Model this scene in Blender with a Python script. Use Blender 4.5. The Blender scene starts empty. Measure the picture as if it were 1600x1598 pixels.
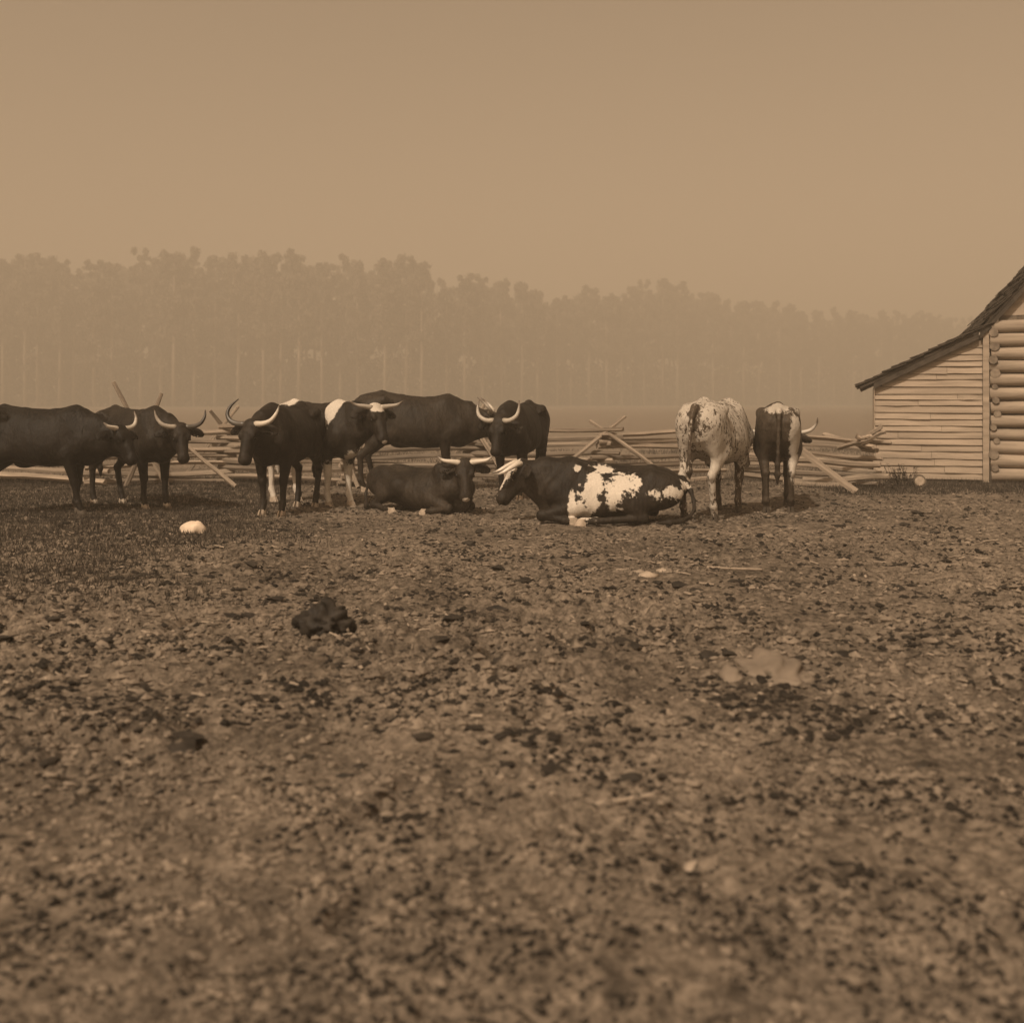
import bpy, bmesh, math, random
import numpy as np
from mathutils import Vector, Matrix

R = math.radians
scene = bpy.context.scene
COL = scene.collection
random.seed(7)
RNG = np.random.default_rng(7)

# ------------------------------------------------------------------ camera
CAM_H = 1.48          # eye height of the tripod
HZ = 628.0            # row of the horizon in the 1600 px photograph
FPX = 1700.0          # focal length in pixels of the 1600 px photograph
cam_d = bpy.data.cameras.new('camera')
cam = bpy.data.objects.new('camera', cam_d)
COL.objects.link(cam)
cam.location = (0, 0, CAM_H)
cam.rotation_euler = (R(90), 0, 0)
cam_d.sensor_fit = 'HORIZONTAL'
cam_d.sensor_width = 36.0
cam_d.lens = 36.0 * FPX / 1600.0
cam_d.shift_y = -(799.0 - HZ) / 1600.0
cam_d.clip_start = 0.05
cam_d.clip_end = 6000
cam_d.dof.use_dof = True
cam_d.dof.focus_distance = 13.6
cam_d.dof.aperture_fstop = 1.7
scene.camera = cam

# ------------------------------------------------------------------ light
SUN_EL, SUN_AZ = R(47), R(208)     # azimuth: clockwise from +Y (the view direction)
world = bpy.data.worlds.new('World')
scene.world = world
world.use_nodes = True
wn, wl = world.node_tree.nodes, world.node_tree.links
wn.clear()
sky = wn.new('ShaderNodeTexSky')
sky.sky_type = 'NISHITA'
sky.sun_disc = False
sky.sun_elevation = SUN_EL
sky.sun_rotation = SUN_AZ
sky.air_density = 1.0
sky.dust_density = 4.0
bw = wn.new('ShaderNodeRGBToBW')
tint = wn.new('ShaderNodeMix'); tint.data_type = 'RGBA'; tint.blend_type = 'MULTIPLY'
tint.inputs[0].default_value = 1.0
tint.inputs[7].default_value = (1.0, 0.70, 0.45, 1)
bg = wn.new('ShaderNodeBackground'); bg.inputs[1].default_value = 0.135
wo = wn.new('ShaderNodeOutputWorld')
wl.new(sky.outputs[0], bw.inputs[0]); wl.new(bw.outputs[0], tint.inputs[6])
wl.new(tint.outputs[2], bg.inputs[0]); wl.new(bg.outputs[0], wo.inputs[0])

sun_d = bpy.data.lights.new('sun', 'SUN')
sun_d.energy = 4.0
sun_d.angle = R(1.5)
sun_d.color = (1.0, 0.83, 0.64)
sun = bpy.data.objects.new('sun', sun_d)
COL.objects.link(sun)
sdir = Vector((math.sin(SUN_AZ) * math.cos(SUN_EL), math.cos(SUN_AZ) * math.cos(SUN_EL), math.sin(SUN_EL)))
sun.rotation_euler = (-sdir).to_track_quat('-Z', 'Y').to_euler()
sun.location = sdir * 60

scene.view_settings.view_transform = 'Standard'
scene.view_settings.look = 'None'
scene.view_settings.exposure = 0.0
scene.view_settings.gamma = 1.0
scene.render.engine = 'CYCLES'
scene.cycles.max_bounces = 5
scene.cycles.diffuse_bounces = 2
scene.cycles.glossy_bounces = 1
scene.cycles.transparent_max_bounces = 4
scene.cycles.volume_bounces = 0
scene.cycles.use_denoising = True
scene.cycles.caustics_reflective = False
scene.cycles.caustics_refractive = False

# ------------------------------------------------------------------ helpers
def link(o, parent=None):
    COL.objects.link(o)
    if parent is not None:
        o.parent = parent
    return o

def tag(o, label=None, cat=None, group=None, kind=None):
    if label: o['label'] = label
    if cat: o['category'] = cat
    if group: o['group'] = group
    if kind: o['kind'] = kind
    return o

def empty(name, loc=(0, 0, 0), rz=0.0, s=1.0):
    o = bpy.data.objects.new(name, None)
    o.empty_display_size = 0.2
    o.location = loc
    o.rotation_euler = (0, 0, rz)
    o.scale = (s, s, s)
    return link(o)

def mesh_from(name, verts, faces, mat=None, smooth=False):
    me = bpy.data.meshes.new(name)
    me.from_pydata([tuple(map(float, v)) for v in verts], [], [tuple(map(int, f)) for f in faces])
    if smooth:
        me.polygons.foreach_set('use_smooth', np.ones(len(me.polygons), dtype=bool))
    if mat: me.materials.append(mat)
    me.update()
    return me

def mesh_np(name, verts, quads, mat=None, smooth=True):
    """fast mesh build from arrays; quads is (n,3) or (n,4)"""
    verts = np.asarray(verts, dtype=np.float32); quads = np.asarray(quads, dtype=np.int32)
    me = bpy.data.meshes.new(name)
    k = quads.shape[1]
    me.vertices.add(len(verts)); me.vertices.foreach_set('co', verts.ravel())
    me.loops.add(quads.size); me.loops.foreach_set('vertex_index', quads.ravel())
    me.polygons.add(len(quads))
    me.polygons.foreach_set('loop_start', np.arange(len(quads), dtype=np.int32) * k)
    me.polygons.foreach_set('loop_total', np.full(len(quads), k, dtype=np.int32))
    me.polygons.foreach_set('use_smooth', np.full(len(quads), smooth, dtype=bool))
    if mat: me.materials.append(mat)
    me.update(calc_edges=True)
    return me

def attr(me, name, vals):
    a = me.attributes.new(name, 'FLOAT', 'POINT')
    a.data.foreach_set('value', np.asarray(vals, dtype=np.float32))

def obj(name, me, parent=None, loc=None, rot=None):
    o = bpy.data.objects.new(name, me)
    if loc is not None: o.location = loc
    if rot is not None: o.rotation_euler = rot
    return link(o, parent)

def at(px, d, z=0.0):
    """place on the ground seen under column px at depth d"""
    return Vector(((px - 800.0) / FPX * d, d, z))

def depth_of(py):
    return FPX * CAM_H / (py - HZ)

PERM = np.random.default_rng(3).permutation(512).astype(np.int32)
PERM = np.concatenate([PERM % 256, PERM % 256, PERM % 256])
GR2 = np.array([[math.cos(a), math.sin(a)] for a in np.linspace(0, 2 * math.pi, 16, endpoint=False)], dtype=np.float32)

def noise2(x, y, seed=0):
    x = np.asarray(x, dtype=np.float64) + seed * 17.31
    y = np.asarray(y, dtype=np.float64) + seed * 9.77
    xi = np.floor(x).astype(np.int64); yi = np.floor(y).astype(np.int64)
    xf = (x - xi).astype(np.float32); yf = (y - yi).astype(np.float32)
    u = xf * xf * xf * (xf * (xf * 6 - 15) + 10); v = yf * yf * yf * (yf * (yf * 6 - 15) + 10)
    def g(i, j, fx, fy):
        h = PERM[(PERM[(xi + i) & 255] + ((yi + j) & 255)) & 511] & 15
        return GR2[h, 0] * fx + GR2[h, 1] * fy
    a = g(0, 0, xf, yf); b = g(1, 0, xf - 1, yf); c = g(0, 1, xf, yf - 1); d = g(1, 1, xf - 1, yf - 1)
    return (a + u * (b - a)) * (1 - v) + (c + u * (d - c)) * v * 1.0

def fbm(x, y, f, octs=3, seed=0, gain=0.5):
    s = 0; a = 1.0
    for o in range(octs):
        s = s + a * noise2(x * f, y * f, seed + o)
        f *= 2.1; a *= gain
    return s

def sstep(e0, e1, x):
    t = np.clip((x - e0) / (e1 - e0), 0, 1)
    return t * t * (3 - 2 * t)

# ------------------------------------------------------------------ materials
def new_mat(name):
    m = bpy.data.materials.new(name); m.use_nodes = True
    nt = m.node_tree
    b = nt.nodes['Principled BSDF']
    return m, nt, b

def ncoord(nt, scale=(1, 1, 1), kind='Object'):
    tc = nt.nodes.new('ShaderNodeTexCoord'); mp = nt.nodes.new('ShaderNodeMapping')
    mp.inputs['Scale'].default_value = scale
    nt.links.new(tc.outputs[kind], mp.inputs[0])
    return mp.outputs[0]

def nnoise(nt, vec, scale, detail=4, rough=0.55):
    n = nt.nodes.new('ShaderNodeTexNoise')
    n.inputs['Scale'].default_value = scale; n.inputs['Detail'].default_value = detail; n.inputs['Roughness'].default_value = rough
    if vec is not None: nt.links.new(vec, n.inputs['Vector'])
    return n.outputs['Fac']

def nramp(nt, fac, stops):
    r = nt.nodes.new('ShaderNodeValToRGB')
    els = r.color_ramp.elements
    while len(els) < len(stops): els.new(0.5)
    for e, (p, c) in zip(els, stops):
        e.position = p; e.color = (c[0], c[1], c[2], 1)
    nt.links.new(fac, r.inputs[0])
    return r.outputs[0]

def nbump(nt, b, fac, strength, dist=0.01):
    bp = nt.nodes.new('ShaderNodeBump')
    bp.inputs['Strength'].default_value = strength; bp.inputs['Distance'].default_value = dist
    nt.links.new(fac, bp.inputs['Height']); nt.links.new(bp.outputs[0], b.inputs['Normal'])

def nmath(nt, op, a, b2=None, c=None):
    n = nt.nodes.new('ShaderNodeMath'); n.operation = op
    for i, v in enumerate((a, b2, c)):
        if v is None: continue
        if isinstance(v, (int, float)): n.inputs[i].default_value = v
        else: nt.links.new(v, n.inputs[i])
    return n.outputs[0]

def nmix(nt, fac, a, b2, blend='MIX'):
    n = nt.nodes.new('ShaderNodeMix'); n.data_type = 'RGBA'; n.blend_type = blend
    if isinstance(fac, (int, float)): n.inputs[0].default_value = fac
    else: nt.links.new(fac, n.inputs[0])
    for i, v in ((6, a), (7, b2)):
        if isinstance(v, tuple): n.inputs[i].default_value = (v[0], v[1], v[2], 1)
        else: nt.links.new(v, n.inputs[i])
    return n.outputs[2]

def sep(v, k=(1.0, 0.81, 0.63)):
    """a grey tone v seen on the brown-toned plate"""
    return (v * k[0], v * k[1], v * k[2])

def simple_mat(name, lo, hi, scale=6.0, rough=0.85, stretch=(1, 1, 1), bump=0.3, bdist=0.01, detail=5, objvar=0.0):
    m, nt, b = new_mat(name)
    v = ncoord(nt, stretch)
    n = nnoise(nt, v, scale, detail)
    c = nramp(nt, n, [(0.28, sep(lo)), (0.72, sep(hi))])
    if objvar:
        oi = nt.nodes.new('ShaderNodeObjectInfo')
        k = nmath(nt, 'MULTIPLY_ADD', oi.outputs['Random'], objvar, 1 - objvar / 2)
        hs = nt.nodes.new('ShaderNodeHueSaturation')
        nt.links.new(k, hs.inputs['Value']); nt.links.new(c, hs.inputs['Color'])
        c = hs.outputs[0]
    nt.links.new(c, b.inputs['Base Color'])
    b.inputs['Roughness'].default_value = rough
    b.inputs['Specular IOR Level'].default_value = 0.25
    if bump: nbump(nt, b, n, bump, bdist)
    return m

def ground_mat():
    m, nt, b = new_mat('trampled_earth')
    v = ncoord(nt)
    n1 = nnoise(nt, v, 0.35, 4); n2 = nnoise(nt, v, 2.6, 7, 0.72); n3 = nnoise(nt, v, 17, 6, 0.75)
    c1 = nramp(nt, n2, [(0.36, sep(0.05)), (0.50, sep(0.15)), (0.64, sep(0.27))])
    c2 = nramp(nt, n3, [(0.40, sep(0.012)), (0.50, sep(0.15)), (0.61, sep(0.31))])  # darkest specks put shade between clods into the colour
    c = nmix(nt, 0.55, c1, c2)
    k = nramp(nt, n1, [(0.35, (0.66, 0.66, 0.66)), (0.65, (1.18, 1.18, 1.18))])
    c = nmix(nt, 1.0, c, k, 'MULTIPLY')
    # dry stubble field beyond the fence, its colour paled to stand in for haze
    tc = nt.nodes.new('ShaderNodeTexCoord'); sx = nt.nodes.new('ShaderNodeSeparateXYZ'); nt.links.new(tc.outputs['Object'], sx.inputs[0])
    n4 = nnoise(nt, v, 0.25, 4)
    fy = nmath(nt, 'MULTIPLY_ADD', nmath(nt, 'SUBTRACT', n4, 0.5), 8.0, sx.outputs['Y'])
    ff = nmath(nt, 'MULTIPLY', nmath(nt, 'SUBTRACT', fy, 21.0), 0.12)
    ff = nmath(nt, 'MINIMUM', nmath(nt, 'MAXIMUM', ff, 0.0), 1.0)
    c = nmix(nt, ff, c, nramp(nt, n2, [(0.3, sep(0.17)), (0.7, sep(0.25))]))
    nt.links.new(c, b.inputs['Base Color'])
    b.inputs['Roughness'].default_value = 0.95; b.inputs['Specular IOR Level'].default_value = 0.12
    h = nmath(nt, 'MULTIPLY_ADD', n3, 0.6, n2)
    nbump(nt, b, h, 0.9, 0.03)
    return m

def ox_mat(name, dark=0.03, mid=0.055, white=0.62, speck=0.0, edge=0.5, nscale=7.0):
    """coat: dark hair, with white where the 'mark' attribute says so; speck scatters dark ticks through the white"""
    m, nt, b = new_mat(name)
    v = ncoord(nt); vs = ncoord(nt, (1.0, 1.0, 0.45))
    a = nt.nodes.new('ShaderNodeAttribute'); a.attribute_name = 'mark'
    n1 = nnoise(nt, v, 2.2, 4); n2 = nnoise(nt, v, nscale, 8, 0.72); n3 = nnoise(nt, vs, 90, 3, 0.6)
    n4 = nnoise(nt, vs, 30, 6, 0.75)
    base = nramp(nt, n1, [(0.3, sep(dark, (1, .74, .52))), (0.7, sep(mid, (1, .76, .55)))])
    hair = nramp(nt, n4, [(0.35, (0.6, 0.6, 0.6)), (0.65, (1.4, 1.4, 1.4))])
    base = nmix(nt, 1.0, base, hair, 'MULTIPLY')
    wh = nramp(nt, n3, [(0.25, sep(white * 0.78, (1, .88, .74))), (0.7, sep(white, (1, .9, .78)))])
    e = nmath(nt, 'SUBTRACT', n2, 0.5)
    f = nmath(nt, 'MULTIPLY_ADD', e, edge * 2, a.outputs['Fac'])
    if speck:
        e4 = nmath(nt, 'SUBTRACT', n4, 0.5)
        f = nmath(nt, 'MULTIPLY_ADD', e4, speck * 2, f)
    fac = nmath(nt, 'MULTIPLY_ADD', f, 7.0, 0.5)
    fac = nmath(nt, 'MINIMUM', nmath(nt, 'MAXIMUM', fac, 0.0), 1.0)
    c = nmix(nt, fac, base, wh)
    nt.links.new(c, b.inputs['Base Color'])
    b.inputs['Roughness'].default_value = 0.6; b.inputs['Specular IOR Level'].default_value = 0.2
    hgt = nmath(nt, 'MULTIPLY_ADD', nnoise(nt, ncoord(nt, (1.6, 1, .8)), 7, 4, .6), 1.0, nmath(nt, 'MULTIPLY', n4, 0.16))
    nbump(nt, b, hgt, 0.55, 0.05)
    return m

M = {}
M['ground'] = ground_mat()
M['wood'] = simple_mat('weathered_rail_wood', 0.14, 0.38, 5, 0.9, (0.25, 3, 3), 0.5, 0.01, 6, 0.55)
M['board'] = simple_mat('weathered_clapboard', 0.26, 0.42, 4, 0.9, (0.3, 3, 4), 0.25, 0.004, 6, 0.18)
M['shingle'] = simple_mat('old_shingle', 0.025, 0.07, 6, 0.9, (1, 1, 1), 0.4, 0.01, 5, 0.5)
M['log'] = simple_mat('pale_log', 0.26, 0.44, 4, 0.9, (0.3, 3, 3), 0.4, 0.01, 6, 0.2)
M['logend'] = simple_mat('grey_log_end', 0.10, 0.26, 9, 0.9, (1, 1, 1), 0.4, 0.01, 6, 0.4)
M['chink'] = simple_mat('dark_chinking', 0.08, 0.16, 8, 0.95)
M['rock'] = simple_mat('white_quartz', 0.58, 0.82, 7, 0.7, (1, 1, 1), 0.5, 0.012, 6)
M['flat'] = simple_mat('dusty_flat_stone', 0.15, 0.25, 6, 0.9, (1, 1, 1), 0.5, 0.015, 7)
M['dull'] = simple_mat('dull_pale_stone', 0.28, 0.5, 9, 0.85, (1, 1, 1), 0.5, 0.01, 6)
M['slab'] = simple_mat('flat_sandstone', 0.24, 0.34, 5, 0.85, (1, 1, 1), 0.3, 0.008, 6)
M['clod'] = simple_mat('earth_clod', 0.06, 0.27, 5, 0.95, (1, 1, 1), 0.6, 0.01, 5)
M['crumb'] = simple_mat('dark_humus_shade', 0.006, 0.035, 5, 0.95, (1, 1, 1), 0, 0.01, 4)  # humus colour deepened to stand in for shade on the ground
M['straw'] = simple_mat('straw', 0.20, 0.36, 9, 0.9, bump=0)
M['grass'] = simple_mat('short_grass', 0.015, 0.085, 2.2, 0.8, bump=0)
M['dung'] = simple_mat('dark_lump', 0.010, 0.045, 9, 0.7, (1, 1, 1), 0.6, 0.01)
M['leaf'] = simple_mat('pine_foliage', 0.095, 0.155, 0.5, 0.8, bump=0)
M['bark'] = simple_mat('pale_bark', 0.22, 0.36, 1.5, 0.9, (3, 3, .3), 0.3, 0.05)
M['hornw'] = None
M['hoof'] = simple_mat('pale_hoof', 0.28, 0.50, 14, 0.6, bump=0.2)
M['hoof_dark'] = simple_mat('dark_hoof', 0.05, 0.10, 14, 0.6, bump=0.2)
M['eye'] = simple_mat('eye', 0.006, 0.01, 4, 0.12, bump=0)
M['weed'] = simple_mat('weed_leaf', 0.05, 0.11, 2, 0.8, bump=0)

def horn_mat(name, base, tip, start=0.6):
    m, nt, b = new_mat(name)
    a = nt.nodes.new('ShaderNodeAttribute'); a.attribute_name = 'along'
    n = nnoise(nt, ncoord(nt), 30, 4)
    t = nmath(nt, 'MULTIPLY_ADD', nmath(nt, 'SUBTRACT', n, 0.5), 0.25, a.outputs['Fac'])
    c = nramp(nt, t, [(0.0, sep(base * .75, (1, .88, .72))), (start, sep(base, (1, .9, .78))), (min(1, start + 0.25), sep(tip, (1, .8, .62)))])
    nt.links.new(c, b.inputs['Base Color']); b.inputs['Roughness'].default_value = 0.4
    nbump(nt, b, n, 0.15, 0.004)
    return m
M['horn_white'] = horn_mat('horn_white', 0.72, 0.10, 0.72)
M['horn_pale'] = horn_mat('horn_pale', 0.50, 0.16, 0.6)
M['horn_dark'] = horn_mat('horn_dark', 0.10, 0.03, 0.3)

# ------------------------------------------------------------------ ground
def relief(x, y):
    r = 0.035 * fbm(x, y, 0.30, 2, 11)
    patch = sstep(-0.25, 0.35, fbm(x, y, 0.45, 2, 21))
    near = 1.0 - 0.35 * sstep(7, 14, y)
    mid = fbm(x, y, 1.7, 2, 31)
    clod = np.abs(fbm(x, y, 5.0, 2, 41))
    holes = sstep(0.28, 0.52, noise2(x * 2.9, y * 2.4, 51))
    fine = fbm(x, y, 11.0, 3, 61, .7)
    r = r + near * (0.032 * mid + (0.35 + patch) * 0.075 * (0.30 - clod) - 0.07 * holes + 0.03 * (0.5 + patch) * fine)
    keep = sstep(1.2, 2.0, y) * (1 - sstep(24, 29, y)) * (1 - sstep(10.5, 12.5, np.abs(x)))
    return r * keep

def build_ground():
    def spaced(a, b, f):
        out = [a]
        while out[-1] < b: out.append(out[-1] + f(out[-1]))
        return out
    px = spaced(0.0, 13.0, lambda v: 0.016 if v < 2.4 else min(0.045, 0.016 + 0.006 * (v - 2.4)))
    xs = np.array([-3000, -1200, -500, -220, -110, -60, -30, -18] + [-v for v in px[:0:-1]] + px + [18, 30, 60, 110, 220, 500, 1200, 3000.])
    py = spaced(1.5, 30.0, lambda v: 0.0125 if v < 5 else min(0.07, 0.0125 + 0.0042 * (v - 5)))
    ys = np.array([-400, -60, -12, -4, 0.0, 1.0] + py + [34, 40, 50, 65, 90, 130, 200, 350, 700, 1500, 4000.])
    X, Y = np.meshgrid(xs, ys)
    inner = (np.abs(X) < 13.5) & (Y > 1.0) & (Y < 31)
    Z = np.zeros_like(X)
    Z[inner] = relief(X[inner], Y[inner])
    nx, ny = len(xs), len(ys)
    idx = np.arange(nx * ny).reshape(ny, nx)
    q = np.stack([idx[:-1, :-1], idx[:-1, 1:], idx[1:, 1:], idx[1:, :-1]], -1).reshape(-1, 4)
    me = mesh_np('ground', np.stack([X, Y, Z], -1).reshape(-1, 3), q, M['ground'])
    g = tag(obj('ground', me), 'bare trampled barnyard earth', None, None, 'structure')
    return g
build_ground()

def gz(x, y):
    return float(relief(np.array([x]), np.array([y]))[0])

# ------------------------------------------------------------------ implicit solid -> one continuous mesh
class Field:
    def __init__(self, lo, hi, h):
        self.lo = np.array(lo, dtype=np.float32); self.h = h
        n = np.ceil((np.array(hi) - np.array(lo)) / h).astype(int) + 1
        self.n = n
        self.ax = [self.lo[i] + h * np.arange(n[i], dtype=np.float32) for i in range(3)]
        self.v = np.full(tuple(n), 0.25, dtype=np.float32)
    def _sl(self, lo, hi, m):
        s = []
        for i in range(3):
            a = int(max(0, math.floor((lo[i] - m - self.lo[i]) / self.h)))
            b = int(min(self.n[i], math.ceil((hi[i] + m - self.lo[i]) / self.h) + 1))
            s.append(slice(a, max(a, b)))
        return tuple(s)
    def pts(self, s):
        return np.meshgrid(self.ax[0][s[0]], self.ax[1][s[1]], self.ax[2][s[2]], indexing='ij')
    def put(self, lo, hi, fn, k=0.04, sub=False):
        s = self._sl(lo, hi, k + 0.06)
        if min(x.stop - x.start for x in s) <= 0: return
        d = fn(*self.pts(s)).astype(np.float32)
        a = self.v[s]
        if sub: d = -d; h = np.maximum(k - np.abs(a - d), 0) / k; self.v[s] = np.maximum(a, d) + h * h * k * 0.25
        else: h = np.maximum(k - np.abs(a - d), 0) / k; self.v[s] = np.minimum(a, d) - h * h * k * 0.25
    def cone(self, a, b, r1, r2, k=0.04, flat=None, ff=1.0, sub=False):
        a = np.array(a, dtype=np.float32); b = np.array(b, dtype=np.float32)
        ba = b - a; L2 = float(ba @ ba) + 1e-9; rm = max(r1, r2)
        if flat is not None:
            fl = np.array(flat, dtype=np.float32); fl = fl / np.linalg.norm(fl)
        def fn(x, y, z):
            px, py, pz = x - a[0], y - a[1], z - a[2]
            t = np.clip((px * ba[0] + py * ba[1] + pz * ba[2]) / L2, 0, 1)
            qx, qy, qz = px - t * ba[0], py - t * ba[1], pz - t * ba[2]
            if flat is not None:
                c = (qx * fl[0] + qy * fl[1] + qz * fl[2]) * (1 / ff - 1)
                qx, qy, qz = qx + c * fl[0], qy + c * fl[1], qz + c * fl[2]
            d = np.sqrt(qx * qx + qy * qy + qz * qz) - (r1 + (r2 - r1) * t)
            return d * (ff if ff < 1 else 1)
        self.put(np.minimum(a, b) - rm * max(1, ff), np.maximum(a, b) + rm * max(1, ff), fn, k, sub)
    def chain(self, pts, rs, k=0.03, flat=None, ff=1.0):
        for i in range(len(pts) - 1):
            self.cone(pts[i], pts[i + 1], rs[i], rs[i + 1], k, flat, ff)
    def ell(self, c, ax, r, k=0.04, sub=False):
        """ellipsoid, ax = 3x3 rows of axes, r radii"""
        c = np.array(c, dtype=np.float32); ax = np.array(ax, dtype=np.float32); r = np.array(r, dtype=np.float32)
        def fn(x, y, z):
            p = [x - c[0], y - c[1], z - c[2]]
            s = 0
            for i in range(3):
                u = (p[0] * ax[i][0] + p[1] * ax[i][1] + p[2] * ax[i][2]) / r[i]
                s = s + u * u
            s = np.sqrt(s)
            return (s - 1) * float(r.min() * 0.6 + r.mean() * 0.4)
        m = float(r.max())
        self.put(c - m, c + m, fn, k, sub)
    def mesh(self):
        v = self.v; h = self.h
        s = v < 0
        nx, ny, nz = v.shape
        cnt = np.zeros((nx - 1, ny - 1, nz - 1), dtype=np.int8)
        for i in (0, 1):
            for j in (0, 1):
                for k in (0, 1):
                    cnt += s[i:nx - 1 + i, j:ny - 1 + j, k:nz - 1 + k]
        act = (cnt > 0) & (cnt < 8)
        ci = np.argwhere(act)
        idm = np.full(cnt.shape, -1, dtype=np.int32); idm[act] = np.arange(len(ci))
        acc = np.zeros((len(ci), 3), dtype=np.float32); num = np.zeros(len(ci), dtype=np.float32)
        offs = [(i, j, k) for i in (0, 1) for j in (0, 1) for k in (0, 1)]
        for o in offs:
            for axn in range(3):
                if o[axn]: continue
                o2 = list(o); o2[axn] = 1
                va = v[ci[:, 0] + o[0], ci[:, 1] + o[1], ci[:, 2] + o[2]]
                vb = v[ci[:, 0] + o2[0], ci[:, 1] + o2[1], ci[:, 2] + o2[2]]
                m = (va < 0) != (vb < 0)
                t = np.where(m, va / np.where(np.abs(va - vb) < 1e-9, 1, va - vb), 0)
                p = np.array(o, dtype=np.float32)[None, :].repeat(len(ci), 0)
                p[:, axn] += t
                acc[m] += p[m]; num[m] += 1
        P = (ci + acc / num[:, None]) * h + self.lo
        faces = []
        for axn in range(3):
            sa = [slice(None)] * 3; sb = [slice(None)] * 3
            sa[axn] = slice(0, -1); sb[axn] = slice(1, None)
            cr = s[tuple(sa)] != s[tuple(sb)]
            e = np.argwhere(cr)
            b, c = (axn + 1) % 3, (axn + 2) % 3
            ok = (e[:, b] > 0) & (e[:, c] > 0) & (e[:, b] < v.shape[b] - 1) & (e[:, c] < v.shape[c] - 1)
            e = e[ok]
            ins = s[e[:, 0], e[:, 1], e[:, 2]]
            def cell(db, dc):
                q = e.copy(); q[:, b] -= db; q[:, c] -= dc
                return idm[q[:, 0], q[:, 1], q[:, 2]]
            f = np.stack([cell(1, 1), cell(0, 1), cell(0, 0), cell(1, 0)], -1)
            f[~ins] = f[~ins][:, ::-1]
            faces.append(f)
        return P, np.concatenate(faces)

def tube(pts, rs, n=10, cap=True, flat=None):
    """lofted tube through points, returns verts, faces, along"""
    V, F, A = [], [], []
    pts = [Vector(p) for p in pts]
    m = len(pts)
    up = Vector((0, 0, 1))
    prev = None
    for i, p in enumerate(pts):
        t = (pts[min(i + 1, m - 1)] - pts[max(i - 1, 0)]).normalized()
        if prev is None:
            u = t.cross(up)
            if u.length < 0.05: u = t.cross(Vector((1, 0, 0)))
            u.normalize()
        else:
            u = (prev - t * prev.dot(t)).normalized()
        prev = u
        w = t.cross(u).normalized()
        for k in range(n):
            a = 2 * math.pi * k / n
            V.append(p + (u * math.cos(a) + w * math.sin(a)) * rs[i]); A.append(i / (m - 1))
    for i in range(m - 1):
        for k in range(n):
            a = i * n + k; b = i * n + (k + 1) % n
            F.append((a, b, b + n, a + n))
    if cap:
        V.append(pts[0]); A.append(0); V.append(pts[-1]); A.append(1)
        c0, c1 = len(V) - 2, len(V) - 1
        for k in range(n):
            F.append((c0, (k + 1) % n, k)); F.append((c1, (m - 1) * n + k, (m - 1) * n + (k + 1) % n))
    return V, F, A

def spline(pts, n):
    """Catmull-Rom through pts (numpy arrays), n samples"""
    P = [np.array(p, dtype=float) for p in pts]
    P = [2 * P[0] - P[1]] + P + [2 * P[-1] - P[-2]]
    out = []
    segs = len(P) - 3
    for i in range(n):
        u = i / (n - 1) * segs; k = min(int(u), segs - 1); t = u - k
        a, b, c, d = P[k:k + 4]
        out.append(0.5 * ((2 * b) + (c - a) * t + (2 * a - 5 * b + 4 * c - d) * t * t + (3 * b - a - 3 * c + d) * t ** 3))
    return out

# ------------------------------------------------------------------ cattle
ST = np.array([  # x, top, bottom, half width of the trunk
    (-0.90, 1.27, 1.08, 0.05), (-0.84, 1.355, 0.95, 0.15), (-0.72, 1.41, 0.84, 0.225), (-0.52, 1.445, 0.76, 0.265),
    (-0.34, 1.425, 0.72, 0.275), (-0.10, 1.40, 0.665, 0.325), (0.14, 1.39, 0.64, 0.34), (0.34, 1.405, 0.65, 0.305),
    (0.50, 1.435, 0.68, 0.25), (0.64, 1.40, 0.70, 0.21), (0.76, 1.28, 0.74, 0.16), (0.86, 1.14, 0.84, 0.06)], dtype=np.float32)

STAND = {  # side -> joints for front and hind legs; y is multiplied by the side
    'f': [(0.44, .13, 1.28), (0.66, .17, 0.98), (0.45, .19, 0.82), (0.48, .155, 0.45), (0.475, .15, 0.17), (0.52, .15, 0.075)],
    'h': [(-0.60, .15, 1.18), (-0.40, .215, 0.86), (-0.78, .165, 0.545), (-0.735, .16, 0.18), (-0.685, .16, 0.075)]}

def unit(v):
    v = np.array(v, dtype=float); return v / np.linalg.norm(v)

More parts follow.
